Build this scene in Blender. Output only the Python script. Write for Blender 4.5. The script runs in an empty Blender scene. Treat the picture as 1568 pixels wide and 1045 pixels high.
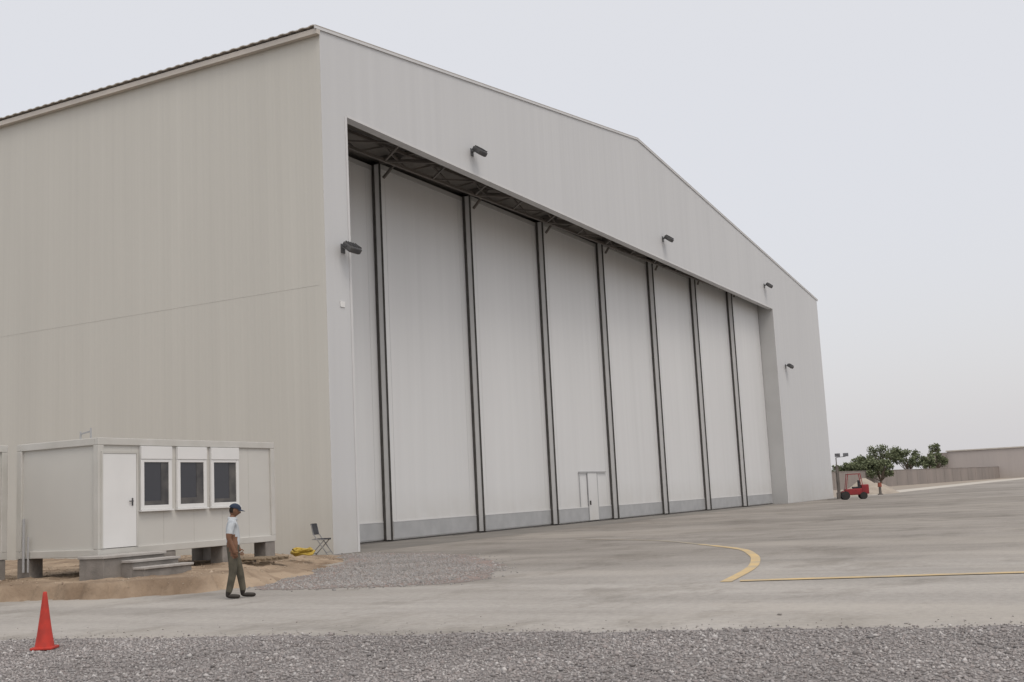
import bpy, bmesh, numpy as np, random
from math import *
from mathutils import Vector, Matrix
random.seed(7); rng=np.random.default_rng(7)
S=bpy.context.scene
# ---------------------------------------------------------------- materials
def M(name,c1,c2=None,scale=2.0,rough=.8,bump=0.,bscale=60.,metal=0.,detail=6,stretch=None,lo=.35,hi=.65):
    m=bpy.data.materials.new(name);m.use_nodes=True;nt=m.node_tree;N=nt.nodes;L=nt.links
    b=N['Principled BSDF'];b.inputs['Roughness'].default_value=rough;b.inputs['Metallic'].default_value=metal
    b.inputs['Specular IOR Level'].default_value=.25
    c2=c2 or tuple(x*.85 for x in c1)
    tc=N.new('ShaderNodeTexCoord');mp=N.new('ShaderNodeMapping');L.new(tc.outputs['Object'],mp.inputs[0])
    if stretch: mp.inputs['Scale'].default_value=stretch
    nz=N.new('ShaderNodeTexNoise');nz.inputs['Scale'].default_value=scale;nz.inputs['Detail'].default_value=detail
    L.new(mp.outputs[0],nz.inputs['Vector'])
    cr=N.new('ShaderNodeValToRGB');cr.color_ramp.elements[0].position=lo;cr.color_ramp.elements[1].position=hi
    cr.color_ramp.elements[0].color=(*c1,1);cr.color_ramp.elements[1].color=(*c2,1)
    L.new(nz.outputs['Fac'],cr.inputs[0]);L.new(cr.outputs[0],b.inputs['Base Color'])
    if bump:
        n2=N.new('ShaderNodeTexNoise');n2.inputs['Scale'].default_value=bscale;n2.inputs['Detail'].default_value=4
        L.new(tc.outputs['Object'],n2.inputs['Vector'])
        bp=N.new('ShaderNodeBump');bp.inputs['Strength'].default_value=bump;bp.inputs['Distance'].default_value=.03
        L.new(n2.outputs['Fac'],bp.inputs['Height']);L.new(bp.outputs[0],b.inputs['Normal'])
    return m
def ribbed(name,c1,c2,period,depth,dirt=(.40,.37,.31),tone=.012,streak=.03):
    """painted sheet metal: vertical ribs, panel tone steps, faint run-off streaks, dust near the ground"""
    m=M(name,c1,c2,scale=.18,rough=.6,stretch=(1,1,.35),lo=.3,hi=.7);nt=m.node_tree;N=nt.nodes;L=nt.links;b=N['Principled BSDF']
    geo=N.new('ShaderNodeNewGeometry');sp=N.new('ShaderNodeSeparateXYZ');L.new(geo.outputs['Position'],sp.inputs[0])
    ad=N.new('ShaderNodeMath');ad.operation='ADD';L.new(sp.outputs[0],ad.inputs[0]);L.new(sp.outputs[1],ad.inputs[1])
    mu=N.new('ShaderNodeMath');mu.operation='MULTIPLY';mu.inputs[1].default_value=2*pi/period;L.new(ad.outputs[0],mu.inputs[0])
    si=N.new('ShaderNodeMath');si.operation='SINE';L.new(mu.outputs[0],si.inputs[0])
    cl=N.new('ShaderNodeClamp');cl.inputs['Min'].default_value=.2;cl.inputs['Max'].default_value=.9;L.new(si.outputs[0],cl.inputs[0])
    bp=N.new('ShaderNodeBump');bp.inputs['Strength'].default_value=.3;bp.inputs['Distance'].default_value=depth
    L.new(cl.outputs[0],bp.inputs['Height']);L.new(bp.outputs[0],b.inputs['Normal'])
    src=b.inputs['Base Color'].links[0].from_socket
    dv=N.new('ShaderNodeMath');dv.operation='DIVIDE';dv.inputs[1].default_value=period*4;L.new(ad.outputs[0],dv.inputs[0])
    fl=N.new('ShaderNodeMath');fl.operation='FLOOR';L.new(dv.outputs[0],fl.inputs[0])
    wn=N.new('ShaderNodeTexWhiteNoise');wn.noise_dimensions='1D';L.new(fl.outputs[0],wn.inputs['W'])
    mr=N.new('ShaderNodeMapRange');mr.inputs['To Min'].default_value=1-tone;mr.inputs['To Max'].default_value=1+tone;L.new(wn.outputs['Value'],mr.inputs[0])
    ms=N.new('ShaderNodeMapping');ms.inputs['Scale'].default_value=(2.2,2.2,.06);L.new(geo.outputs['Position'],ms.inputs[0])
    ns=N.new('ShaderNodeTexNoise');ns.inputs['Scale'].default_value=1.;ns.inputs['Detail'].default_value=6;L.new(ms.outputs[0],ns.inputs['Vector'])
    m4=N.new('ShaderNodeMapRange');m4.inputs['From Min'].default_value=.3;m4.inputs['From Max'].default_value=.7;m4.inputs['To Min'].default_value=1-streak;m4.inputs['To Max'].default_value=1+streak*.6;L.new(ns.outputs['Fac'],m4.inputs[0])
    mm=N.new('ShaderNodeMath');mm.operation='MULTIPLY';L.new(mr.outputs[0],mm.inputs[0]);L.new(m4.outputs[0],mm.inputs[1])
    hs=N.new('ShaderNodeHueSaturation');L.new(src,hs.inputs['Color']);L.new(mm.outputs[0],hs.inputs['Value'])
    nz=N.new('ShaderNodeTexNoise');nz.inputs['Scale'].default_value=1.2;nz.inputs['Detail'].default_value=8;L.new(geo.outputs['Position'],nz.inputs['Vector'])
    m2=N.new('ShaderNodeMapRange');m2.inputs['From Min'].default_value=2.2;m2.inputs['From Max'].default_value=0.;m2.inputs['To Max'].default_value=.6
    L.new(sp.outputs[2],m2.inputs[0]);m3=N.new('ShaderNodeMath');m3.operation='MULTIPLY';L.new(m2.outputs[0],m3.inputs[0]);L.new(nz.outputs['Fac'],m3.inputs[1])
    mx=N.new('ShaderNodeMix');mx.data_type='RGBA';L.new(m3.outputs[0],mx.inputs[0]);L.new(hs.outputs[0],mx.inputs[6]);mx.inputs[7].default_value=(*dirt,1)
    L.new(mx.outputs[2],b.inputs['Base Color'])
    return m
m_side=ribbed('side_cladding',(.575,.565,.52),(.55,.54,.497),.33,.009,tone=.006)  # near-copy of the front colour, with warm bounce light put into the tint
m_face=ribbed('front_cladding',(.565,.57,.575),(.545,.55,.556),.33,.008,tone=.006)
m_door=ribbed('door_cladding',(.655,.658,.658),(.625,.628,.628),.5,.005,tone=.006)
m_trim=M('trim_paint',(.60,.60,.60),(.57,.57,.57),1.,.5)
m_jamb=M('jamb_paint',(.50,.50,.495),(.46,.46,.455),.5,.6)
m_band=M('door_base_band',(.40,.405,.41),(.35,.355,.36),1.5,.6)
m_dark=M('dark_rubber',(.06,.057,.053),(.09,.085,.08),3.,.7)
m_tyre=M('tyre_rubber',(.03,.03,.03),(.045,.042,.04),3.,.8)
m_steel=M('truss_steel',(.17,.15,.135),(.12,.11,.10),1.,.6)
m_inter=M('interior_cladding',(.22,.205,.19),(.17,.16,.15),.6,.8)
m_roof=M('roof_sheet',(.55,.51,.46),(.48,.45,.41),.5,.6)
m_lamp=M('floodlight_body',(.07,.07,.075),(.10,.10,.10),4.,.5)
m_glassl=M('lamp_glass',(.35,.35,.36),(.3,.3,.3),4.,.15)
m_cont=M('container_paint',(.56,.55,.515),(.53,.52,.49),.6,.5)
m_cframe=M('container_frame_paint',(.54,.53,.50),(.48,.47,.435),1.2,.5)
m_white=M('white_pvc',(.72,.72,.71),(.68,.68,.67),1.,.35)
m_conc=M('concrete_block',(.27,.25,.23),(.20,.185,.17),3.,.9,.4,30)  # darkened: the shade on the step fronts is put into this colour
m_tread=M('concrete_tread',(.42,.40,.375),(.34,.32,.30),3.,.9,.3,30)  # paler concrete, with the light on the step tops put into the colour
m_rail=M('rail_steel',(.10,.095,.09),(.14,.13,.12),2.,.6)
m_glass=bpy.data.materials.new('window_glass');m_glass.use_nodes=True
b=m_glass.node_tree.nodes['Principled BSDF'];b.inputs['Base Color'].default_value=(.04,.042,.05,1);b.inputs['Roughness'].default_value=.05
m_curt=M('curtain',(.13,.125,.12),(.06,.06,.065),2.,.9)
# ---------------------------------------------------------------- mesh helpers
def link(o,parent=None):
    S.collection.objects.link(o)
    if parent: o.parent=parent
    return o
def empty(name):
    e=bpy.data.objects.new(name,None);S.collection.objects.link(e);return e
def mesh(name,v,f,mat,parent=None,smooth=False):
    me=bpy.data.meshes.new(name);me.from_pydata([tuple(x) for x in v],[],f);me.update()
    if mat: me.materials.append(mat)
    if smooth: me.polygons.foreach_set('use_smooth',[True]*len(me.polygons))
    return link(bpy.data.objects.new(name,me),parent)
BF=[(0,3,2,1),(4,5,6,7),(0,1,5,4),(1,2,6,5),(2,3,7,6),(3,0,4,7)]
class Bld:
    def __init__(s): s.v=[];s.f=[]
    def box(s,x0,x1,y0,y1,z0,z1,T=None):
        n=len(s.v);P=[(x0,y0,z0),(x1,y0,z0),(x1,y1,z0),(x0,y1,z0),(x0,y0,z1),(x1,y0,z1),(x1,y1,z1),(x0,y1,z1)]
        if T: P=[tuple(T@Vector(p)) for p in P]
        s.v+=P;s.f+=[tuple(n+i for i in q) for q in BF];return s
    def beam(s,a,b,w,h=None):
        h=h or w;a=Vector(a);b=Vector(b);d=(b-a).normalized();up=Vector((0,0,1)) if abs(d.z)<.95 else Vector((1,0,0))
        r=d.cross(up).normalized()*w/2;u=r.cross(d).normalized()*h/2;n=len(s.v)
        for p in (a,b): s.v+=[tuple(p-r-u),tuple(p+r-u),tuple(p+r+u),tuple(p-r+u)]
        s.f+=[tuple(n+i for i in q) for q in BF];return s
    def cyl(s,a,b,r0,r1=None,n=14,cap=True):
        r1=r0 if r1 is None else r1
        a=Vector(a);b=Vector(b);d=(b-a).normalized();up=Vector((0,0,1)) if abs(d.z)<.95 else Vector((1,0,0))
        r=d.cross(up).normalized();u=r.cross(d).normalized();k=len(s.v)
        for p,R in ((a,r0),(b,r1)):
            for i in range(n):
                t=2*pi*i/n;s.v.append(tuple(p+r*cos(t)*R+u*sin(t)*R))
        for i in range(n): s.f.append((k+i,k+(i+1)%n,k+n+(i+1)%n,k+n+i))
        if cap: s.f+=[tuple(k+i for i in reversed(range(n))),tuple(k+n+i for i in range(n))]
        return s
    def out(s,name,mat,parent=None,bevel=0.,smooth=False):
        o=mesh(name,s.v,s.f,mat,parent,smooth)
        if bevel:
            md=o.modifiers.new('b','BEVEL');md.width=bevel;md.segments=2;md.limit_method='ANGLE'
        return o
# ---------------------------------------------------------------- ground
m_sand=M('desert_sand',(.36,.31,.255),(.29,.25,.21),.06,.95,.3,8)
mesh('ground',[(-3000,-3000,-.012),(3500,-3000,-.012),(3500,3000,-.012),(-3000,3000,-.012)],[(0,1,2,3)],m_sand)
def apron_mat():
    m=bpy.data.materials.new('dusty_apron');m.use_nodes=True;nt=m.node_tree;N=nt.nodes;L=nt.links;b=N['Principled BSDF']
    b.inputs['Roughness'].default_value=.9;b.inputs['Specular IOR Level'].default_value=.2
    g=N.new('ShaderNodeNewGeometry')
    def noise(sc,stretch=(1,1,1),rot=0,det=8,ro=.6,loc=0):
        mp=N.new('ShaderNodeMapping');mp.inputs['Scale'].default_value=stretch;mp.inputs['Rotation'].default_value=(0,0,rot);mp.inputs['Location'].default_value=(loc,loc,0);L.new(g.outputs['Position'],mp.inputs[0])
        n=N.new('ShaderNodeTexNoise');n.inputs['Scale'].default_value=sc;n.inputs['Detail'].default_value=det;n.inputs['Roughness'].default_value=ro
        L.new(mp.outputs[0],n.inputs['Vector']);return n.outputs['Fac']
    def ramp(s,a,b_,p0,p1):
        r=N.new('ShaderNodeValToRGB');r.color_ramp.elements[0].position=p0;r.color_ramp.elements[1].position=p1
        r.color_ramp.elements[0].color=(*a,1);r.color_ramp.elements[1].color=(*b_,1);L.new(s,r.inputs[0]);return r.outputs[0]
    def mix(a,b_,f,mode='MIX'):
        x=N.new('ShaderNodeMix');x.data_type='RGBA';x.blend_type=mode
        if isinstance(f,float): x.inputs[0].default_value=f
        else: L.new(f,x.inputs[0])
        L.new(a,x.inputs[6]);L.new(b_,x.inputs[7]);return x.outputs[2]
    base=ramp(noise(.10,(1,.6,1),.15),(.235,.216,.194),(.315,.292,.266),.38,.62)
    light=ramp(noise(.35,(1,.5,1),.2),(.335,.315,.29),(.40,.378,.352),.35,.7)
    sp=N.new('ShaderNodeSeparateXYZ');L.new(g.outputs['Position'],sp.inputs[0])
    my=N.new('ShaderNodeMath');my.operation='MULTIPLY_ADD';my.inputs[1].default_value=.45;L.new(sp.outputs[1],my.inputs[0]);L.new(sp.outputs[0],my.inputs[2])
    nn=noise(.2);ma=N.new('ShaderNodeMath');ma.operation='MULTIPLY_ADD';ma.inputs[1].default_value=10;L.new(nn,ma.inputs[0]);L.new(my.outputs[0],ma.inputs[2])
    mr=N.new('ShaderNodeMapRange');mr.interpolation_type='SMOOTHSTEP';mr.inputs['From Min'].default_value=26;mr.inputs['From Max'].default_value=37
    L.new(ma.outputs[0],mr.inputs[0])
    c=mix(light,base,mr.outputs[0])
    grit=ramp(noise(9,det=10,ro=.75),(.82,.82,.82),(1.14,1.13,1.12),.3,.7);c=mix(c,grit,1.0,'MULTIPLY')
    st=ramp(noise(.7,(1,.12,1),.35,5),(.88,.88,.88),(1.05,1.05,1.05),.38,.6);c=mix(c,st,1.0,'MULTIPLY')
    st=ramp(noise(.45,(.6,1,1),1.0,7,.7),(.76,.75,.73),(1.02,1.02,1.02),.37,.49);c=mix(c,st,.85,'MULTIPLY')
    # pale wind-blown dust drifts
    dm=ramp(noise(.16,(1,.45,1),-.3,9,.7,31),(0,0,0),(1,1,1),.50,.66)
    dc=N.new('ShaderNodeRGB');dc.outputs[0].default_value=(.42,.385,.34,1)
    x=N.new('ShaderNodeMath');x.operation='MULTIPLY';x.inputs[1].default_value=.55;L.new(dm,x.inputs[0]);c=mix(c,dc.outputs[0],x.outputs[0])
    L.new(c,b.inputs['Base Color'])
    bp=N.new('ShaderNodeBump');bp.inputs['Strength'].default_value=.5;bp.inputs['Distance'].default_value=.02;L.new(noise(25,det=6),bp.inputs['Height']);L.new(bp.outputs[0],b.inputs['Normal'])
    return m
m_apron=apron_mat()
edge=[]
y=-300.
while y<90:
    edge.append((13.35-.197*y+(.07*sin(y*2.1)+.05*sin(y*5.3+1)+random.uniform(-.04,.04) if -15<y<25 else 0),y));y+=.25 if -15<y<25 else 3.
verts=[(x,yy,-.004) for x,yy in edge]+[(30,90,-.004),(30,30,-.004),(108,30,-.004),(112,20.7,-.004),(201,18.2,-.004),(420,9,-.004),(420,-300,-.004)]
mesh('apron',verts,[tuple(range(len(verts)))[::-1]],m_apron)
m_psand=M('pale_sand',(.52,.485,.43),(.45,.415,.37),.3,.95,.3,6)
mesh('sand_path',[(112,20.9,0),(201,18.4,0),(420,9.3,0),(420,14,0),(240,23,0),(150,24.3,0),(118,25,0)],[(0,1,2,3,4,5,6)],m_psand)
m_thr=M('threshold_concrete',(.235,.22,.20),(.185,.175,.16),.5,.9,.3,20)
mesh('threshold_slab',[(30.5,22.6,0),(104,22.6,0),(104,28.2,0),(30.5,28.2,0)],[(0,1,2,3)],m_thr)
m_yel=M('yellow_paint',(.58,.43,.22),(.40,.34,.25),1.3,.85,.2,40,lo=.38,hi=.72)
m_yel2=M('worn_yellow_paint',(.37,.32,.24),(.30,.275,.24),1.3,.85,.2,40)
def strip(name,pts,w,mat,z=.004,parent=None):
    P=[Vector((*p,0)) for p in pts];Q=[]
    for i in range(len(P)-1):
        p0=P[max(i-1,0)];p1=P[i];p2=P[i+1];p3=P[min(i+2,len(P)-1)]
        for k in range(10):
            t=k/10;Q.append(.5*((2*p1)+(p2-p0)*t+(2*p0-5*p1+4*p2-p3)*t*t+(3*p1-p0-3*p2+p3)*t**3))
    Q.append(P[-1]);v=[];f=[]
    for i,q in enumerate(Q):
        d=(Q[min(i+1,len(Q)-1)]-Q[max(i-1,0)]).normalized();n=Vector((-d.y,d.x,0))*w/2
        v+=[(q.x+n.x,q.y+n.y,z),(q.x-n.x,q.y-n.y,z)]
        if i: f.append((2*i-2,2*i-1,2*i+1,2*i))
    return mesh(name,v,f,mat,parent)
ym=empty('yellow_line_marking')
strip('worn_line',[(36.4,17.1),(33.9,13.2),(30.9,10.65)],.18,m_yel2,parent=ym)
strip('curved_line',[(30.9,10.65),(28.2,8.7),(25.9,7.7),(24.1,7.1),(21.7,6.5),(18.7,6.05)],.20,m_yel,parent=ym)
strip('straight_line',[(18.85,5.85),(19.4,3.6),(19.9,1.5),(21.5,-6),(24.5,-20)],.30,m_yel,z=.008,parent=ym)
poly=np.array([(13.2,27),(15.4,20.4),(16.4,17.9),(17.2,16.7),(18.6,16.3),(20.9,17.0),(24,18.6),(27.5,20.5),(29.6,22.2),(30.34,23.6),(30.34,45),(11,45)])
def sdist(P,poly):
    n=len(poly);d=np.full(len(P),1e9);ins=np.zeros(len(P),bool)
    for i in range(n):
        a=poly[i];b=poly[(i+1)%n];ab=b-a;t=np.clip(((P-a)@ab)/(ab@ab),0,1);q=a+t[:,None]*ab
        d=np.minimum(d,np.hypot(*(P-q).T))
        c=((a[1]>P[:,1])!=(b[1]>P[:,1]));xx=a[0]+(P[:,1]-a[1])/(b[1]-a[1]+1e-12)*(b[0]-a[0]);ins^=c&(P[:,0]<xx)
    return np.where(ins,d,-d)
def fnoise(P,sc,seed):
    r=np.random.default_rng(seed);o=np.zeros(len(P))
    for k in range(14):
        a=r.uniform(0,2*pi);fq=sc*r.uniform(.6,2.6);o+=np.sin(P@np.array([cos(a),sin(a)])*fq+r.uniform(0,6.28))/14
    return o*2
m_dirt=M('reddish_dirt',(.37,.285,.205),(.20,.145,.10),.9,.95,1.,14,lo=.38,hi=.66,detail=10)
xs=np.arange(11,30.34,.09);ys=np.arange(15.5,45,.11)
GX,GY=np.meshgrid(xs,ys,indexing='ij');P=np.stack([GX.ravel(),GY.ravel()],1)
d=sdist(P,poly)+fnoise(P,2.2,3)*.36+fnoise(P,7,5)*.16+fnoise(P,20,6)*.05
wid=np.clip(.18+(P[:,0]-18.2)*.5,.18,2.2)
z=.30*np.clip(d/wid,0,1)**.8+fnoise(P,3,8)*.03*np.clip(d,0,1)+fnoise(P,5,9)*.022*np.clip(d*2,0,1)+fnoise(P,16,19)*.014*np.clip(d*2,0,1);z=np.where(d<=0,-.02,z)
cut=np.clip((P[:,0]-26)/4,0,1);z=np.where(d>0,z*(1-.75*cut),z)
nx,ny=GX.shape;idx=np.arange(nx*ny).reshape(nx,ny)
F4=np.stack([idx[:-1,:-1],idx[1:,:-1],idx[1:,1:],idx[:-1,1:]],-1).reshape(-1,4)
keep=(d[F4]>-.15).any(1)
pad_e=empty('dirt_pad')
mesh('dirt_surface',np.column_stack([P,z]),[tuple(int(i) for i in q) for q in F4[keep]],m_dirt,pad_e,smooth=True)
def stone_mat(name,cols):
    m=bpy.data.materials.new(name);m.use_nodes=True;N=m.node_tree.nodes;L=m.node_tree.links;b=N['Principled BSDF'];b.inputs['Roughness'].default_value=.9
    g=N.new('ShaderNodeNewGeometry');r=N.new('ShaderNodeValToRGB');e=r.color_ramp.elements
    e[0].color=(*cols[0],1);e[1].color=(*cols[-1],1)
    for i,c in enumerate(cols[1:-1]):
        k=e.new((i+1)/(len(cols)-1));k.color=(*c,1)
    nz=N.new('ShaderNodeTexNoise');nz.inputs['Scale'].default_value=.5;nz.inputs['Detail'].default_value=4;L.new(g.outputs['Position'],nz.inputs['Vector'])
    mr=N.new('ShaderNodeMapRange');mr.inputs['From Min'].default_value=.3;mr.inputs['From Max'].default_value=.7;mr.inputs['To Min'].default_value=.9;mr.inputs['To Max'].default_value=1.3;L.new(nz.outputs['Fac'],mr.inputs[0])
    hs=N.new('ShaderNodeHueSaturation');L.new(r.outputs[0],hs.inputs['Color']);L.new(mr.outputs[0],hs.inputs['Value'])
    L.new(g.outputs['Random Per Island'],r.inputs[0]);L.new(hs.outputs[0],b.inputs['Base Color']);return m
m_st=stone_mat('gravel_stone',[(.15,.138,.132),(.23,.212,.205),(.30,.278,.268),(.25,.222,.212),(.33,.312,.302),(.20,.188,.185),(.46,.44,.425)])
m_st3=stone_mat('dusty_stone',[(.24,.22,.205),(.30,.28,.26),(.36,.34,.32)])
m_st2=stone_mat('dark_gravel_stone',[(.19,.18,.17),(.24,.23,.22),(.28,.27,.26),(.26,.23,.21),(.32,.31,.30)])
m_st4=stone_mat('dirt_clod',[(.22,.16,.115),(.32,.25,.18),(.38,.31,.24)])
def stones(name,XY,size,mat,parent,zb=0.,lift=.25):
    n=len(XY);base=np.array([(1,0,0),(0,1,0),(-1,0,0),(0,-1,0),(0,0,1),(0,0,-1)],float)
    s=size*rng.lognormal(0,.35,n);V=base[None]*s[:,None,None]*rng.uniform(.6,1.25,(n,6,1))+rng.normal(0,.16,(n,6,3))*s[:,None,None]
    V[:,:,2]*=.7
    a=rng.uniform(0,2*pi,n);ca,sa=np.cos(a)[:,None],np.sin(a)[:,None]
    X=V[:,:,0]*ca-V[:,:,1]*sa;Y=V[:,:,0]*sa+V[:,:,1]*ca
    V=np.stack([X+XY[:,0:1],Y+XY[:,1:2],V[:,:,2]+(s*lift+zb)[:,None]],-1)
    T=np.array([(0,1,4),(1,2,4),(2,3,4),(3,0,4),(1,0,5),(2,1,5),(3,2,5),(0,3,5)])
    F=(T[None]+6*np.arange(n)[:,None,None]).reshape(-1)
    me=bpy.data.meshes.new(name);me.vertices.add(6*n);me.vertices.foreach_set('co',V.reshape(-1))
    me.loops.add(len(F));me.loops.foreach_set('vertex_index',F.astype(np.int32));me.polygons.add(8*n)
    me.polygons.foreach_set('loop_start',np.arange(0,24*n,3,dtype=np.int32));me.update(calc_edges=True);me.materials.append(mat)
    return link(bpy.data.objects.new(name,me),parent)
ok=np.where((d>.05)&(P[:,1]<27))[0];pick=rng.choice(ok,1500,replace=False)
stones('clods',P[pick],.022,m_st4,pad_e,zb=z[pick],lift=.1)
gv=empty('gravel_verge')
m_gb=M('gravel_bed',(.30,.277,.266),(.19,.175,.17),14,.95,1.,30,detail=10)
ev=[(x,yy,0) for x,yy in edge if -60<yy<60]
vv=ev+[(-60,60,0),(-60,-60,0)]
mesh('gravel_bed',vv,[tuple(range(len(vv)))],m_gb,gv)
n=120000;Y=rng.uniform(-4,19,n);X=13.35-.197*Y-rng.uniform(-.25,6.2,n)+.08*np.sin(Y*2.1)
off=13.35-.197*Y-X;kp=(rng.random(n)<np.clip(.25+off*1.6,.04,1))
stones('gravel_stones',np.stack([X,Y],1)[kp],.0145,m_st,gv)
n=500;Y=rng.uniform(-4,19,n);X=13.4-.197*Y+rng.exponential(.4,n)
stones('loose_stones',np.stack([X,Y],1),.010,m_st3,gv)
gp=empty('gravel_patch')
ip=np.array([(17.9,15.3),(18.2,13.2),(19.0,11.7),(20.0,11.4),(21.2,11.9),(24.2,13.5),(27,15.6),(29.3,18.0),(30.2,20.5),(30.4,22.5),(29.2,21.8),(27,20.0),(23.5,18.2),(20.7,16.9),(18.9,16.2)])
def smoothpoly(p,k=8):
    o=[];n=len(p)
    for i in range(n):
        p0,p1,p2,p3=p[i-1],p[i],p[(i+1)%n],p[(i+2)%n]
        for j in range(k):
            t=j/k;o.append(.5*((2*p1)+(p2-p0)*t+(2*p0-5*p1+4*p2-p3)*t*t+(3*p1-p0-3*p2+p3)*t**3))
    return np.array(o)
ips=smoothpoly(ip)
m_ib=M('reddish_bed',(.29,.225,.20),(.22,.19,.175),.6,.95,.8,25)
mesh('gravel_patch_bed',[(x+rng.normal(0,.09),yy+rng.normal(0,.09),.0) for x,yy in ips],[tuple(range(len(ips)))],m_ib,gp)
Q=np.stack([rng.uniform(17.0,31,90000),rng.uniform(10.6,23,90000)],1);dd=sdist(Q,ips)+fnoise(Q,1.5,44)*.4
Q=Q[(dd>-.6)&(rng.random(len(Q))<np.clip(.10+dd*.40,.006,.75))]
stones('gravel_patch_stones',Q,.023,m_st2,gp,lift=.05)
# ---------------------------------------------------------------- hangar
hg=empty('aircraft_hangar')
Y0=23.046;X0,X1,X2,X3=30.36,31.82,88.2,104.08;Zo,He,Xa,Za=15.42,18.15,60.64,22.1;YB=83.
mesh('front_wall',[(X0,Y0,0),(X1,Y0,0),(X1,Y0,Zo),(X0,Y0,Zo),(X2,Y0,0),(X3,Y0,0),(X3,Y0,Zo),(X2,Y0,Zo),(X3,Y0,He),(Xa,Y0,Za),(X0,Y0,He)],
     [(0,1,2,3),(4,5,6,7),(3,2,7,6,8,9,10)],m_face,hg)
mesh('side_wall',[(X0,YB,0),(X0,Y0,0),(X0,Y0,He),(X0,YB,He)],[(0,1,2,3)],m_side,hg)
mesh('far_side_wall',[(X3,Y0,0),(X3,YB,0),(X3,YB,He),(X3,Y0,He)],[(0,1,2,3)],m_side,hg)
mesh('rear_wall',[(X3,YB,0),(X0,YB,0),(X0,YB,He),(Xa,YB,Za),(X3,YB,He)],[(0,1,2,3,4)],m_side,hg)
v=[];f=[];per=.45;ny=int((YB+.3-(Y0-.06))/(per/4));prof=[0,.03,.03,0]
for i in range(ny+1):
    yy=Y0-.06+i*per/4;dz=prof[i%4]+.03
    v+=[(X0-.28,yy,He-.037+dz),(Xa,yy,Za+dz),(X3+.28,yy,He-.026+dz)]
    if i: a=3*i;f+=[(a-3,a-2,a+1,a),(a-2,a-1,a+2,a+1)]
o=mesh('roof_sheet',v,f,m_roof,hg);sd=o.modifiers.new('s','SOLIDIFY');sd.thickness=.03;sd.offset=1
Bld().box(X0-.22,X0-.02,Y0-.05,YB,He-.26,He-.07).out('eave_gutter',m_roof,hg)
t=Bld()
t.beam((X0-.3,Y0-.03,He-.06),(Xa,Y0-.03,Za-.02),.05,.1);t.beam((Xa,Y0-.03,Za-.02),(X3+.3,Y0-.03,He-.06),.05,.1)
t.box(X1,X2,Y0-.012,Y0+.38,Zo-.1,Zo-.001)
t.box(X1-.12,X1-.002,Y0-.018,Y0-.002,0,Zo-.1);t.box(X2+.002,X2+.12,Y0-.018,Y0-.002,0,Zo-.1)
t.out('edge_trim',m_trim,hg)
Bld().box(X0-.006,X0-.003,Y0+.25,YB,9.045,9.065).out('side_wall_seam',m_side,hg)
SC=.94
W=7.4333*SC;DX=41.96*SC;DY=28.61*SC;dY=-.4698*SC;Zd=1.6+15.5*SC;Zs=Zd+.3
XR=DX+7*W;YR=DY+6*dY
mesh('left_jamb',[(X1,Y0,0),(32.0,28.1,0),(32.0,28.1,Zs),(X1,Y0,Zs)],[(0,3,2,1)],m_jamb,hg)
mesh('right_jamb',[(X2,Y0,0),(X2+.05,YR+.6,0),(X2+.05,YR+.6,Zs),(X2,Y0,Zs)],[(0,1,2,3)],m_jamb,hg)
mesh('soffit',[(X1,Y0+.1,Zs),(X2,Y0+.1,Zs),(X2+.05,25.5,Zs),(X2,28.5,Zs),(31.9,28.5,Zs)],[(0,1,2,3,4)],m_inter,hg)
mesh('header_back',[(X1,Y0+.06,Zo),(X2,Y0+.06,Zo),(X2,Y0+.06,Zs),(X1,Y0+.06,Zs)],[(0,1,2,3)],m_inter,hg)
t=Bld()
def dline(X): return DY+(X-DX)/W*dY
for zz,fr in ((15.6,.12),(16.2,.12),(15.65,.62),(16.3,.62)):
    t.beam((X1+.5,Y0+(dline(X1)-Y0)*fr,zz),(X2-.3,Y0+(dline(X2)-Y0)*fr,zz),.12)
x=X1+.8
while x<X2-2:
    ya=Y0+(dline(x)-Y0)*.62;yb=Y0+(dline(x)-Y0)*.12
    t.beam((x,ya,15.65),(x+1.75,ya,16.3),.08);t.beam((x+1.75,ya,16.3),(x+3.49,ya,15.65),.08)
    t.beam((x,yb,15.6),(x+1.75,ya,15.65),.07);t.beam((x+1.75,ya,15.65),(x+3.49,yb,15.6),.07)
    x+=W/2
for k in range(-1,7):
    xx=DX+k*W
    if xx<X2-.5 and xx>X1:
        yd=dline(xx)-.05
        t.beam((xx,Y0+.2,15.6),(xx,yd,16.25),.14,.18);t.beam((xx,Y0+.2,16.35),(xx,yd,16.35),.14,.18);t.beam((xx,yd-.12,15.5),(xx,Y0+.7*(yd-Y0),16.35),.10)
t.out('header_truss',m_steel,hg)
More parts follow.
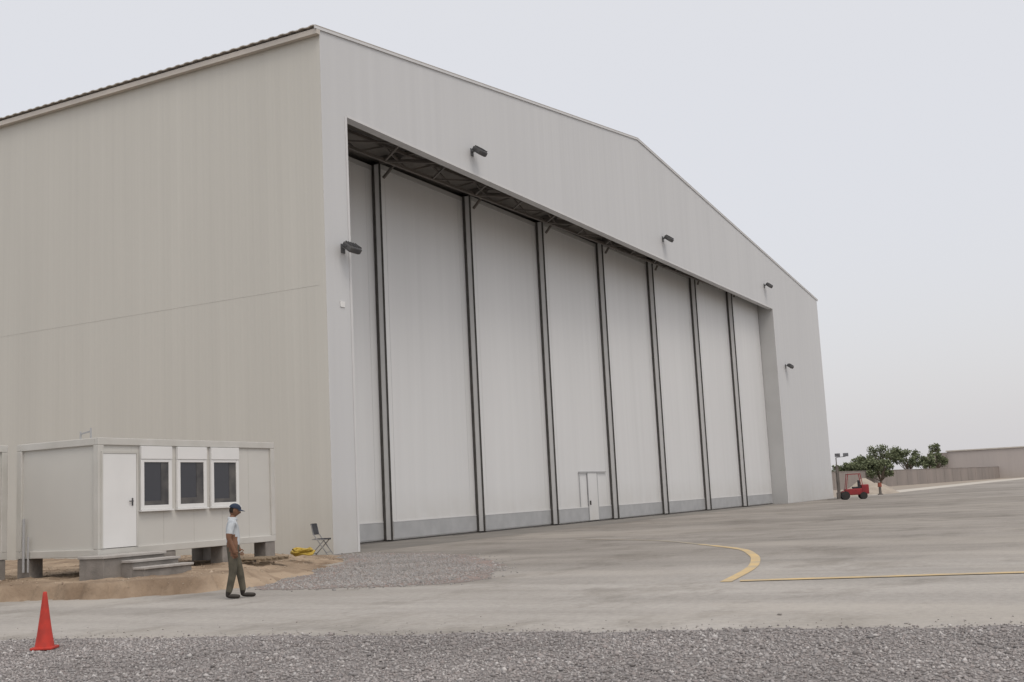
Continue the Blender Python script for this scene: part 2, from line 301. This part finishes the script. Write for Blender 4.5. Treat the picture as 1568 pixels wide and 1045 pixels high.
for k in range(8):
    xa=DX+(k-1)*W;xb=xa+W;yy=DY+(k-1)*dY
    if k==7: xb=X2-.15
    dr=empty('door_leaf_%d'%(k+1));dr.parent=hg
    Bld().box(xa,xb+.12,yy,yy+.30,.06,Zd).out('panel',m_door,dr)
    Bld().box(xa+.08,xb-.02,yy-.03,yy-.002,.10,.78).out('base_band',m_band,dr)
    Bld().box(xa+.08,xb-.02,yy-.04,yy-.002,.78,.82).out('band_cap',m_trim,dr)
    # rubber seal on the leading edge and in the gap to the next leaf, pale painted channel between
    Bld().box(xa-.03,xa+.012,yy-.03,yy+.05,.03,Zd+.05).box(xa-.03,xa-.002,yy+.29,yy+.41,.03,Zd+.02).out('edge_seal',m_dark,dr)
    Bld().box(xa-.012,xa-.002,yy+.052,yy+.288,.06,Zd).out('edge_channel',m_trim,dr)
    Bld().box(xa+.1,xb,yy-.01,yy+.28,.0,.055).out('bottom_strip',m_dark,dr)  # thin dark strip along the foot of the leaf
    Bld().box(xa+.10,xb,yy-.03,yy-.002,Zd-.22,Zd-.01).out('top_band',m_jamb,dr)
    Bld().box(xa+.33,xa+.36,yy-.008,yy-.002,.85,Zd-.3).box(xb-.5,xb-.47,yy-.008,yy-.002,.85,Zd-.3).out('rib',m_trim,dr)
t=Bld()
for k in range(8):
    t.box(max(DX+(k-1)*W-3,32.1),min(DX+(k+1)*W,X2-.1),DY+(k-1)*dY-.12,DY+(k-1)*dY-.06,.0,.012)
t.out('door_rails',m_rail,hg)
pd=empty('personnel_door');pd.parent=hg;yy=DY+2*dY
t=Bld();t.box(57.2,57.27,yy-.06,yy-.042,.06,2.68);t.box(58.5,58.57,yy-.06,yy-.042,.06,2.68);t.box(56.1,59.8,yy-.09,yy-.042,2.69,2.75);t.out('frame',m_band,pd)
Bld().box(57.28,58.49,yy-.055,yy-.041,.08,2.67).out('leaf',m_door,pd)
Bld().box(57.35,57.43,yy-.12,yy-.056,.92,1.15).out('handle',m_dark,pd)
Bld().box(56.15,56.2,yy-.06,yy-.042,.85,2.68).out('stop_rail',m_band,pd)
def flood(x,z,sc):
    e=empty('floodlight');e.location=(x,Y0,z);e.scale=(sc,)*3
    t=Bld();t.beam((0,-.02,.05),(0,-.28,.08),.07);t.box(-.12,.12,-.03,-.004,-.14,.2)
    t.beam((-.36,-.28,.08),(.36,-.28,.08),.05);t.beam((-.36,-.28,.08),(-.36,-.42,.0),.04);t.beam((.36,-.28,.08),(.36,-.42,.0),.04);t.out('bracket',m_lamp,e)
    T=Matrix.Translation((0,-.42,.0))@Matrix.Rotation(radians(38),4,'X')
    Bld().box(-.33,.33,-.24,.24,-.11,.11,T).out('housing',m_lamp,e,bevel=.05)
    Bld().box(-.28,.28,-.19,.19,-.125,-.112,T).out('glass',m_glassl,e)
    t=Bld()
    for i in range(5): t.box(-.3+i*.14,-.27+i*.14,-.18,.18,.112,.16,T)
    t.out('cooling_fins',m_lamp,e)
for i,(x,z_) in enumerate(((31.35,10.4),(40.8,16.25),(63.9,16.6),(86.3,16.9),(90.8,10.9))): flood(x,z_,.95)
Bld().box(31.1,31.35,Y0-.03,Y0-.004,8.35,8.55).out('sign_plate',m_white,hg)
# ---------------------------------------------------------------- office containers
def container(name,X,Y,L,Wd,zb,H,windows,door=None,pad=.3):
    e=empty(name);e.location=(X,Y,zb);e.rotation_euler=(0,0,radians(.92))
    Bld().box(.06,L-.06,.05,Wd-.05,.1,H-.1).out('wall_panels',m_cont,e)
    t=Bld()
    for px in (0,L-.16):
        for py in (0,Wd-.16): t.box(px,px+.16,py,py+.16,.161,H-.161)
    for z0,z1 in ((0,.16),(H-.16,H)):
        t.box(0,L,0,.12,z0,z1);t.box(0,L,Wd-.12,Wd,z0,z1);t.box(0,.12,.121,Wd-.121,z0,z1);t.box(L-.12,L,.121,Wd-.121,z0,z1)
    t.out('frame',m_cframe,e,bevel=.012)
    Bld().box(.13,L-.13,.13,Wd-.13,H-.08,H-.03).out('roof_panel',m_cont,e)
    t=Bld()
    for i in range(1,6): t.box(i*L/6-.003,i*L/6+.003,.046,.049,.16,H-.16)
    t.out('panel_joint',m_cframe,e)
    for i,(a,b,z0,z1) in enumerate(windows):
        w=empty('window_%d'%(i+1));w.parent=e
        t=Bld();fr=.1;zs=z1-.30
        t.box(a,a+fr,0-.02,.045,z0,zs);t.box(b-fr,b,-.02,.045,z0,zs);t.box(a+fr,b-fr,-.02,.045,z0,z0+fr);t.box(a+fr,b-fr,-.02,.045,zs-fr*.7,zs)
        t.box(a,b,-.035,.045,zs+.001,z1)
        t.box(a-.03,b+.03,-.06,.04,z0-.04,z0-.002)
        t.out('frame_and_shutter_box',m_white,w,bevel=.008)
        Bld().box(a+fr,b-fr,.01,.03,z0+fr,zs-fr*.7).out('glass',m_glass,w)
        Bld().box(b-fr-(b-a-2*fr)*.3,b-fr,.003,.009,z0+fr,zs-fr*.7).box(a+fr,b-fr-(b-a-2*fr)*.3-.002,.003,.009,z0+fr,z0+fr+.10+.05*(i%2)).out('curtain',m_curt,w)
    if door:
        a,b=door;w=empty('entrance_door');w.parent=e
        t=Bld();t.box(a,b,-.012,.04,.17,H-.35);t.out('leaf',m_white,w,bevel=.005)
        t=Bld();t.box(a-.05,a-.003,-.022,.04,.17,H-.30);t.box(b+.003,b+.05,-.022,.04,.17,H-.30);t.box(a-.003,b+.003,-.022,.04,H-.347,H-.30);t.out('frame',m_cframe,w)
        t=Bld();t.box(b-.14,b-.11,-.03,-.013,1.08,1.25);t.beam((b-.125,-.05,1.18),(b-.24,-.05,1.18),.022);t.out('handle',m_lamp,w)
    t=Bld();d=zb-pad+.06
    for px in (.02,L*.33,L*.66,L-.4):
        for py in (.02,Wd-.42): t.box(px,px+.38,py,py+.4,-d,-.003)
    t.out('support_blocks',m_conc,e,bevel=.02)
    return e
c=container('office_container',17.71,19.79,6.02,2.6,.74,2.6,[(1.24,2.22,.97,2.43),(2.40,3.40,.97,2.43),(3.56,4.58,.97,2.43)],(.12,1.1))
t=Bld();t.cyl((.25,.5,2.55),(.25,.5,2.85),.02);t.cyl((.32,.9,2.55),(.32,.9,2.8),.02);t.beam((.25,.5,2.78),(.32,.9,2.74),.03);t.out('roof_conduit',m_band,c)
t=Bld();t.cyl((-.04,2.3,-.3),(-.04,2.3,.9),.03);t.cyl((-.04,2.15,-.3),(-.04,2.15,.5),.02);t.out('drain_pipe',m_band,c)
c=container('office_container',11.55,22.5,6.05,2.6,.74,2.6,[(1.0,2.2,.97,2.43),(4.3,5.5,.97,2.43)])
st=empty('entrance_steps')
t=Bld();t.box(17.15,18.88,19.02,19.74,.2,.72);t.box(17.63,18.97,18.68,19.019,.2,.60);t.box(17.63,19.02,18.34,18.679,.2,.455)
t.out('risers',m_conc,st,bevel=.012)
t=Bld();t.box(17.12,18.91,18.98,19.76,.721,.78);t.box(17.60,19.0,18.64,18.978,.601,.655);t.box(17.60,19.05,18.30,18.638,.456,.51)
t.out('treads',m_tread,st,bevel=.01)
t=Bld()
for i in range(5): t.box(22.0+i*.22,22.16+i*.22,18.9,19.9,.36,.39)
t.box(21.95,23.1,18.95,19.03,.3,.359);t.box(21.95,23.1,19.75,19.83,.3,.359)
t.out('wooden_pallet',M('pallet_wood',(.30,.24,.17),(.22,.17,.12),3.,.9))
m_hose=M('yellow_plastic',(.52,.37,.07),(.40,.28,.05),3.,.5)
v=[];f=[];n=150
for i in range(n):
    a=i/n*2*pi*4.3;r=.27+.05*sin(i*.31);cx,cy,cz=24.9+r*cos(a),19.95+r*sin(a),.28+.02+i/n*.16+.02*sin(i*.7)
    for j in range(6):
        b_=j*pi/3;v.append((cx+.03*cos(b_)*cos(a),cy+.03*cos(b_)*sin(a),cz+.03*sin(b_)))
    if i: f+=[((i-1)*6+j,(i-1)*6+(j+1)%6,i*6+(j+1)%6,i*6+j) for j in range(6)]
mesh('hose_coil',v,f,m_hose,smooth=True)
ch=empty('folding_chair');ch.location=(29.5,22.85,.05);ch.rotation_euler=(0,0,radians(-75));ch.scale=(1.08,)*3
m_chr=M('chair_metal',(.30,.30,.30),(.22,.22,.22),3.,.35,metal=.4)
m_seat=M('chair_upholstery',(.04,.04,.045),(.06,.06,.065),3.,.7)
t=Bld()
for s_ in (-.21,.21):
    t.cyl((.26,s_,0),(-.18,s_,.62),.016,n=8);t.cyl((-.18,s_,.62),(-.24,s_,.9),.016,n=8)
    t.cyl((-.28,s_*.9,0),(.16,s_*.9,.44),.016,n=8);t.cyl((-.22,s_,.46),(.2,s_,.44),.014,n=8)
t.cyl((.2,-.21,.07),(.2,.21,.07),.012,n=8);t.cyl((-.24,-.19,.04),(-.24,.19,.04),.012,n=8)
t.out('frame',m_chr,ch)
Bld().box(-.19,.22,-.2,.2,.445,.48).out('seat',m_seat,ch,bevel=.015)
T=Matrix.Translation((-.215,0,.76))@Matrix.Rotation(radians(-12),4,'Y');Bld().box(-.015,.015,-.22,.22,-.17,.17,T).out('backrest',m_seat,ch,bevel=.014)
# ---------------------------------------------------------------- traffic cone
m_cone=M('cone_orange_red',(.50,.05,.035),(.33,.045,.035),9.,.6,lo=.4,hi=.75)
cn=empty('traffic_cone');cn.location=(9.9,12.0,.01)
v=[];f=[];prof=[(.118,.035),(.112,.06),(.088,.2),(.058,.42),(.033,.62),(.024,.69),(.018,.70),(.0,.70)];n=24
for r,z_ in prof:
    for i in range(n): v.append((r*cos(2*pi*i/n),r*sin(2*pi*i/n),z_))
for k in range(len(prof)-1):
    for i in range(n): f.append((k*n+i,k*n+(i+1)%n,(k+1)*n+(i+1)%n,(k+1)*n+i))
mesh('cone_body',v,f,m_cone,cn,smooth=True)
T=Matrix.Rotation(.5,4,'Z');Bld().box(-.135,.135,-.135,.135,0,.035,T).out('base_plate',m_cone,cn,bevel=.012)
# ---------------------------------------------------------------- person
m_skin=M('skin',(.20,.105,.065),(.17,.09,.055),6,.6)
m_shirt=M('shirt_cloth',(.52,.55,.57),(.38,.41,.44),7,.9)
m_trous=M('trouser_cloth',(.11,.10,.075),(.07,.064,.05),7,.9)
m_shoe=M('shoe_leather',(.025,.02,.018),(.04,.035,.03),5,.5)
m_cap=M('cap_cloth',(.03,.045,.08),(.025,.035,.06),5,.8)
m_hair=M('hair',(.015,.012,.01),(.02,.016,.012),8,.8)
pe=empty('standing_man');pe.location=(16.2,14.6,.0);pe.rotation_euler=(0,0,atan2(-.88,.47)+.2)
def skin(name,nodes,edges,root,assign,parent,sub=2):
    names=list(nodes);me=bpy.data.meshes.new(name);me.from_pydata([nodes[k][0] for k in names],[(names.index(a),names.index(b)) for a,b in edges],[])
    o=link(bpy.data.objects.new(name,me));md=o.modifiers.new('s','SKIN');md.use_smooth_shade=True
    for i,k in enumerate(names):
        r=nodes[k][1];r=r if isinstance(r,tuple) else (r,r)
        me.skin_vertices[0].data[i].radius=r;me.skin_vertices[0].data[i].use_root=(k==root)
    o.modifiers.new('ss','SUBSURF').levels=sub
    dg=bpy.context.evaluated_depsgraph_get();m2=bpy.data.meshes.new_from_object(o.evaluated_get(dg))
    bpy.data.objects.remove(o)
    mats=[m_skin,m_shirt,m_trous,m_shoe];
    m2.materials.clear()
    for m in mats: m2.materials.append(m)
    P=[np.array(nodes[k][0]) for k in names];seg=[(names.index(a),names.index(b),assign(a,b)) for a,b in edges]
    for p in m2.polygons:
        c=np.array(p.center);best=(1e9,0)
        for a,b,mi in seg:
            A,B=P[a],P[b];ab=B-A;t=np.clip((c-A)@ab/(ab@ab),0,1);dd=np.linalg.norm(c-A-ab*t)
            if dd<best[0]: best=(dd,mi)
        p.material_index=best[1];p.use_smooth=True
    o=link(bpy.data.objects.new(name,m2),parent);return o
N_={'pel':((0,0,.93),(.165,.135)),'bel':((.01,0,1.07),(.165,.135)),'che':((-.005,0,1.25),(.175,.138)),'ush':((-.01,0,1.38),(.145,.10)),'nek':((.0,0,1.455),.06),'hed':((.02,0,1.53),.065),
 'hipR':((0,-.09,.86),.108),'kneR':((.0,-.10,.48),.078),'ankR':((-.08,-.10,.12),.064),'heelR':((-.11,-.10,.05),.045),'toeR':((.07,-.11,.04),.042),'tipR':((.13,-.11,.035),.032),
 'hipL':((0,.09,.86),.108),'kneL':((.11,.10,.49),.078),'ankL':((.17,.10,.13),.062),'heelL':((.15,.10,.05),.045),'toeL':((.34,.11,.04),.042),'tipL':((.40,.11,.035),.032),
 'shR':((-.01,-.18,1.37),.075),'slR':((-.05,-.215,1.17),.07),'elR':((-.065,-.225,1.10),.05),'wrR':((.03,-.22,.88),.034),'haR':((.05,-.21,.81),.036),
 'shL':((-.01,.18,1.37),.075),'slL':((.0,.215,1.17),.07),'elL':((.01,.225,1.09),.05),'wrL':((.10,.205,.89),.034),'haL':((.13,.195,.83),.036)}
E=[('pel','bel'),('bel','che'),('che','ush'),('ush','nek'),('nek','hed'),
 ('pel','hipR'),('hipR','kneR'),('kneR','ankR'),('ankR','heelR'),('heelR','toeR'),('toeR','tipR'),('pel','hipL'),('hipL','kneL'),('kneL','ankL'),('ankL','heelL'),('heelL','toeL'),('toeL','tipL'),
 ('ush','shR'),('shR','slR'),('slR','elR'),('elR','wrR'),('wrR','haR'),('ush','shL'),('shL','slL'),('slL','elL'),('elL','wrL'),('wrL','haL')]
def asg(a,b):
    if b[:3] in('hee','toe','tip'): return 3
    if a=='pel' and b=='bel': return 1
    if b[:3] in('hip','kne','ank'): return 2
    if b[:2] in('el','wr','ha') or b in('hed','nek'): return 0
    return 1
skin('body',N_,E,'pel',asg,pe)
for s_,sg in (('R',-1),('L',1)):
    H=np.array(N_['ha'+s_][0]);Wp=np.array(N_['wr'+s_][0]);d=(H-Wp)/np.linalg.norm(H-Wp);side=np.array([1,0,0.])-d*d[0];side/=np.linalg.norm(side);inw=np.array([0,-sg,0.])
    for i in range(4):
        b0=H+side*(.03-.02*i)*.95+d*.005;l=[.07,.08,.075,.055][i]
        n3={'a':(tuple(b0),.010),'b':(tuple(b0+d*l*.45),.0095),'c':(tuple(b0+d*l*.8+inw*.012),.009),'d':(tuple(b0+d*l+inw*.028),.008)}
        skin('finger_%s%d'%(s_,i+1),n3,[('a','b'),('b','c'),('c','d')],'a',lambda a,b:0,pe,1)
    b0=Wp+d*.03+side*.022;n3={'a':(tuple(b0),.012),'b':(tuple(b0+side*.03+d*.03),.011),'c':(tuple(b0+side*.03+d*.06+inw*.015),.009)}
    skin('thumb_'+s_,n3,[('a','b'),('b','c')],'a',lambda a,b:0,pe,1)
bm=bmesh.new();bmesh.ops.create_uvsphere(bm,u_segments=28,v_segments=20,radius=1)
for vv_ in bm.verts:
    x,y,z_=vv_.co;X_=x*.098;Y_=y*.076;Z_=z_*.115
    if z_<0: Y_*=1-.28*(-z_)**1.3;X_*=(1-.25*(-z_)) if x<0 else (1-.10*(-z_))
    if x>.6:
        X_+=.016*exp(-((y)/.16)**2-((z_+.12)/.2)**2)*1.6
        X_-=.008*(exp(-((abs(y)-.38)/.14)**2-((z_-.08)/.12)**2))
        X_+=.006*exp(-((y)/.35)**2-((z_+.5)/.08)**2)
        X_+=.006*exp(-((y)/.3)**2-((z_+.85)/.14)**2)
    vv_.co=(X_,Y_,Z_)
me=bpy.data.meshes.new('head');bm.to_mesh(me);bm.free();me.materials.append(m_skin);me.materials.append(m_hair)
for p in me.polygons:
    p.use_smooth=True
    if p.center.z>.045 or (p.center.x<-.015 and p.center.z>-.045): p.material_index=1
hd=link(bpy.data.objects.new('head',me),pe);hd.location=(.04,0,1.595);hd.rotation_euler=(0,radians(16),0);hd.scale=(1.02,)*3
def ell(name,c,r,mat,parent,seg=12):
    bm=bmesh.new();bmesh.ops.create_uvsphere(bm,u_segments=seg,v_segments=8,radius=1);bmesh.ops.scale(bm,vec=r,verts=bm.verts);bmesh.ops.translate(bm,vec=c,verts=bm.verts)
    me=bpy.data.meshes.new(name);bm.to_mesh(me);bm.free();me.materials.append(mat);me.polygons.foreach_set('use_smooth',[True]*len(me.polygons));return link(bpy.data.objects.new(name,me),parent)
for y in (-1,1):
    ell('ear',(-.005,y*.077,-.005),(.018,.010,.03),m_skin,hd);ell('eye',(.083,y*.03,.01),(.010,.012,.008),m_white,hd);ell('iris',(.0915,y*.031,.01),(.004,.006,.006),m_hair,hd)
bm=bmesh.new();bmesh.ops.create_uvsphere(bm,u_segments=28,v_segments=16,radius=1)
bmesh.ops.delete(bm,geom=[v_ for v_ in bm.verts if v_.co.z<-.02],context='VERTS')
bmesh.ops.scale(bm,vec=(.108,.086,.088),verts=bm.verts)
me=bpy.data.meshes.new('cap_crown');bm.to_mesh(me);bm.free();me.materials.append(m_cap);me.polygons.foreach_set('use_smooth',[True]*len(me.polygons))
cp=link(bpy.data.objects.new('cap_crown',me),hd);cp.location=(0,0,.042)
v=[];f=[]
for i in range(13):
    a=-1.15+2.3*i/12
    v+=[(.10*cos(a),.083*sin(a),.045),(.10*cos(a)+.085*cos(a)**.8 if cos(a)>0 else 0,.088*sin(a),.032-.012*abs(sin(a)))]
    if i: f.append((2*i-2,2*i-1,2*i+1,2*i))
o=mesh('cap_brim',v,f,m_cap,hd);sd=o.modifiers.new('s','SOLIDIFY');sd.thickness=.005
t=Bld();t.cyl((0,0,1.42),(.005,0,1.475),.09,.072,20,False);o=t.out('collar',m_shirt,pe,smooth=True);o.modifiers.new('s','SOLIDIFY').thickness=.006
# ---------------------------------------------------------------- forklift with work lights
m_red=M('red_paint',(.30,.035,.04),(.22,.03,.035),2.,.5)
fk=empty('forklift');fk.location=(93.2,19.2,0);fk.rotation_euler=(0,0,radians(-70))
t=Bld();t.box(-.55,1.15,-.5,.5,.35,.85);t.box(.75,1.3,-.52,.52,.4,1.15);t.box(-.75,-.3,-.48,.48,.25,.7);t.out('chassis',m_red,fk,bevel=.06)
Bld().box(.1,.65,-.3,.3,.85,1.0).box(.55,.68,-.3,.3,1.0,1.5).out('operator_seat',m_seat,fk,bevel=.03)
t=Bld()
for x,r in ((-.55,.34),(.85,.28)):
    for s_ in (-1,1): t.cyl((x,s_*.42,r),(x,s_*.62,r),r,n=20)
t.out('wheels',m_tyre,fk)
t=Bld()
for s_ in (-.42,.42):
    t.beam((-.45,s_,.8),(-.25,s_,2.0),.05);t.beam((.85,s_,1.1),(.7,s_,2.0),.05);t.beam((-.3,s_,2.0),(.75,s_,2.0),.05)
for x in np.arange(-.25,.75,.16): t.beam((x,-.42,2.02),(x,.42,2.02),.035)
t.out('overhead_guard',m_red,fk)
t=Bld()
for s_ in (-.3,.3): t.beam((-.98,s_,.1),(-.98,s_,2.7),.13,.16)
for z_ in (.5,1.5,2.2,2.68): t.beam((-.98,-.3,z_),(-.98,.3,z_),.1)
t.beam((-.98,0,.3),(-.98,0,3.4),.07);t.out('mast',m_steel,fk)
t=Bld();t.box(-1.9,-1.05,-.28,-.16,.08,.12);t.box(-1.9,-1.05,.16,.28,.08,.12);t.box(-1.12,-1.07,-.45,.45,.08,.6);t.out('forks',m_steel,fk)
t=Bld();t.beam((-.98,-.1,3.4),(-.2,.1,3.45),.05)
for x in (-.85,-.2): t.box(x-.2,x+.2,-.12,.08,3.45,3.72)
t.out('work_lights',M('lamp_grey',(.18,.19,.21),(.12,.12,.13),3,.4),fk,bevel=.04)
m_md=M('pale_mound_sand',(.40,.35,.29),(.32,.275,.23),.8,.95,.8,6)
v=[];f=[];n=40
for i in range(n+1):
    for j in range(n+1):
        x=(i/n-.5)*2;y=(j/n-.5)*2;r=sqrt(x*x+y*y);h_=max(0,1-r)**.9*(1.0+.25*sin(x*5+1)+.15*sin(y*9+x*4)+.1*random.random())
        v.append((121+x*6,23.4+y*3.2,1.3*h_-.02));
        if i and j: a=i*(n+1)+j;f.append((a-n-2,a-1,a,a-n-1))
mesh('sand_mound',v,f,m_md,smooth=True)
e=empty('marker_post');e.location=(113.1,20.6,0)
Bld().cyl((0,0,0),(0,0,.75),.14,.12,14).cyl((0,0,0),(0,0,.1),.26,.24,14).out('post',m_steel,e);Bld().cyl((0,0,.75),(0,0,1.15),.2,.17,14).out('reflector_head',M('faded_red',(.30,.10,.07),None,3.),e)
# ---------------------------------------------------------------- background
m_wall=M('boundary_wall_render',(.29,.255,.235),(.24,.215,.20),.25,.9,stretch=(1,1,.4))
bw=empty('boundary_wall')
t=Bld();A=Vector((180,42,0));B=Vector((460,10.5,0));t.beam(A+Vector((0,0,1.4)),B+Vector((0,0,1.4)),.3,3.0);t.out('wall',m_wall,bw)
t=Bld();n=40
for i in range(n+1):
    p=A.lerp(B,i/n);t.box(p.x-.2,p.x+.2,p.y-.17,p.y+.17,0,2.95)
t.out('pillars',m_wall,bw)
t=Bld();t.beam(A+Vector((0,0,2.94)),B+Vector((0,0,2.94)),.42,.08);t.out('coping',M('coping',(.30,.27,.25),None,1.),bw)
m_wh=ribbed('warehouse_cladding',(.43,.39,.37),(.40,.365,.35),1.2,.03)
wh=empty('warehouse')
T=Matrix.Translation((310,43,0))@Matrix.Rotation(radians(-87),4,'Z')
Bld().box(4,75,0,30,0,7.4,T).out('walls',m_wh,wh)
Bld().box(3.7,75.3,-.3,30.3,7.4,7.7,T).out('roof',m_roof,wh)
Bld().box(-.8,4,-1,12,0,7.2,T).out('annex',m_wall,wh)
Bld().box(28,34,-.05,-.01,0,5,T).box(55,61,-.05,-.01,0,5,T).out('doors',m_jamb,wh)
m_leaf=[M('foliage_%d'%i,c,tuple(x*.7 for x in c),.8,.9) for i,c in enumerate([(.165,.19,.105),(.21,.24,.14),(.115,.135,.08)])]  # greens paled and greyed: distance haze is put into the leaf colours
m_bark=M('bark',(.15,.12,.095),(.11,.09,.07),4,.9)
def tree(name,x,y,h,w,n=2100,seed=0,trunk=.3):
    r=np.random.default_rng(seed);e=empty(name);e.location=(x,y,0)
    t=Bld();th=h*trunk;t.cyl((0,0,-.1),(0,0,th),w*.035+.08,w*.025+.05,10)
    cl=[]
    for i in range(17):
        a=r.uniform(0,6.28);rr=w*.5*sqrt(r.uniform(.02,.7));zz=h*(trunk+.10+(.86-trunk-.10)*r.uniform(0,1)**.7);zz*=1-.18*(rr/(w*.5))**2
        c=np.array([rr*cos(a),rr*sin(a),zz]);cl.append((c,w*r.uniform(.11,.18)))
        t.cyl((0,0,th*.9),tuple(c),.10,.03,6)
    t.out('trunk_and_limbs',m_bark,e)
    for mi in range(3):
        v=[];f=[]
        for q in range(n//3):
            c,s=cl[r.integers(len(cl))];d=r.normal(0,1,3);d/=np.linalg.norm(d);p=c+d*s*r.uniform(.35,1.15)*np.array([1,1,.75])
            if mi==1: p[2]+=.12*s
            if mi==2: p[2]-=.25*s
            L_=.2*r.uniform(.6,1.4);u=r.normal(0,1,3);u/=np.linalg.norm(u);w_=np.cross(u,r.normal(0,1,3));w_/=np.linalg.norm(w_)
            k=len(v);v+=[p-u*L_,p+w_*L_*.6,p+u*L_,p-w_*L_*.6];f.append((k,k+1,k+2,k+3))
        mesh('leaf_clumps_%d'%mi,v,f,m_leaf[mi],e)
tree('acacia_tree',243,43.0,9.8,7.5,seed=1,n=2600);tree('acacia_tree',245,38.6,8.6,6.5,seed=2);tree('acacia_tree',247,47.5,7.6,6.5,seed=8)
tree('acacia_tree',205,40.2,5.4,5.5,seed=3,trunk=.2);tree('acacia_tree',207,37.4,5.6,5,seed=4,trunk=.2);tree('acacia_tree',208,43.5,5.2,6,seed=5,trunk=.2)
tree('acacia_tree',300,40.3,11.2,5.2,seed=6);tree('acacia_tree',262,37.4,6.8,5,seed=7)
# ---------------------------------------------------------------- light
el=radians(58);sx,sy=-.55,-.83;n_=hypot(sx,sy);sdir=Vector((sx/n_*cos(el),sy/n_*cos(el),sin(el)))
su=bpy.data.lights.new('sun','SUN');su.energy=.75;su.angle=radians(22);su.color=(1,.96,.90)
so=link(bpy.data.objects.new('sun',su));so.rotation_euler=sdir.to_track_quat('Z','Y').to_euler()
w=bpy.data.worlds.new('World');S.world=w;w.use_nodes=True;N=w.node_tree.nodes;L=w.node_tree.links
bg=N['Background'];sk=N.new('ShaderNodeTexSky');sk.sky_type='NISHITA';sk.sun_disc=False;sk.sun_elevation=el;sk.sun_rotation=atan2(sx,sy);sk.dust_density=6;sk.air_density=1.0;sk.ozone_density=1.5
L.new(sk.outputs[0],bg.inputs[0]);bg.inputs[1].default_value=.05
b2=N.new('ShaderNodeBackground');tc=N.new('ShaderNodeTexCoord');sp=N.new('ShaderNodeSeparateXYZ');L.new(tc.outputs['Generated'],sp.inputs[0])
cr=N.new('ShaderNodeValToRGB');L.new(sp.outputs[2],cr.inputs[0]);e=cr.color_ramp.elements
e[0].position=0;e[0].color=(.62,.605,.62,1);e[1].position=.6;e[1].color=(.69,.677,.66,1)
L.new(cr.outputs[0],b2.inputs[0]);b2.inputs[1].default_value=1.
ad=N.new('ShaderNodeAddShader');L.new(bg.outputs[0],ad.inputs[0]);L.new(b2.outputs[0],ad.inputs[1]);L.new(ad.outputs[0],N['World Output'].inputs[0])
S.view_settings.view_transform='Standard';S.view_settings.look='None';S.view_settings.exposure=0
# ---------------------------------------------------------------- camera
a,p,r=1.0848,.1366,.0501
F=Vector((sin(a)*cos(p),cos(a)*cos(p),sin(p)));R0=Vector((cos(a),-sin(a),0));U0=R0.cross(F)
R=R0*cos(r)-U0*sin(r);U=R0*sin(r)+U0*cos(r)
cd=bpy.data.cameras.new('camera');cd.sensor_width=36;cd.lens=1728.01*36/1568;cd.clip_end=6000;cd.clip_start=.1
co=link(bpy.data.objects.new('camera',cd));co.matrix_world=Matrix(((R.x,U.x,-F.x,0),(R.y,U.y,-F.y,0),(R.z,U.z,-F.z,1.6),(0,0,0,1)))
S.camera=co
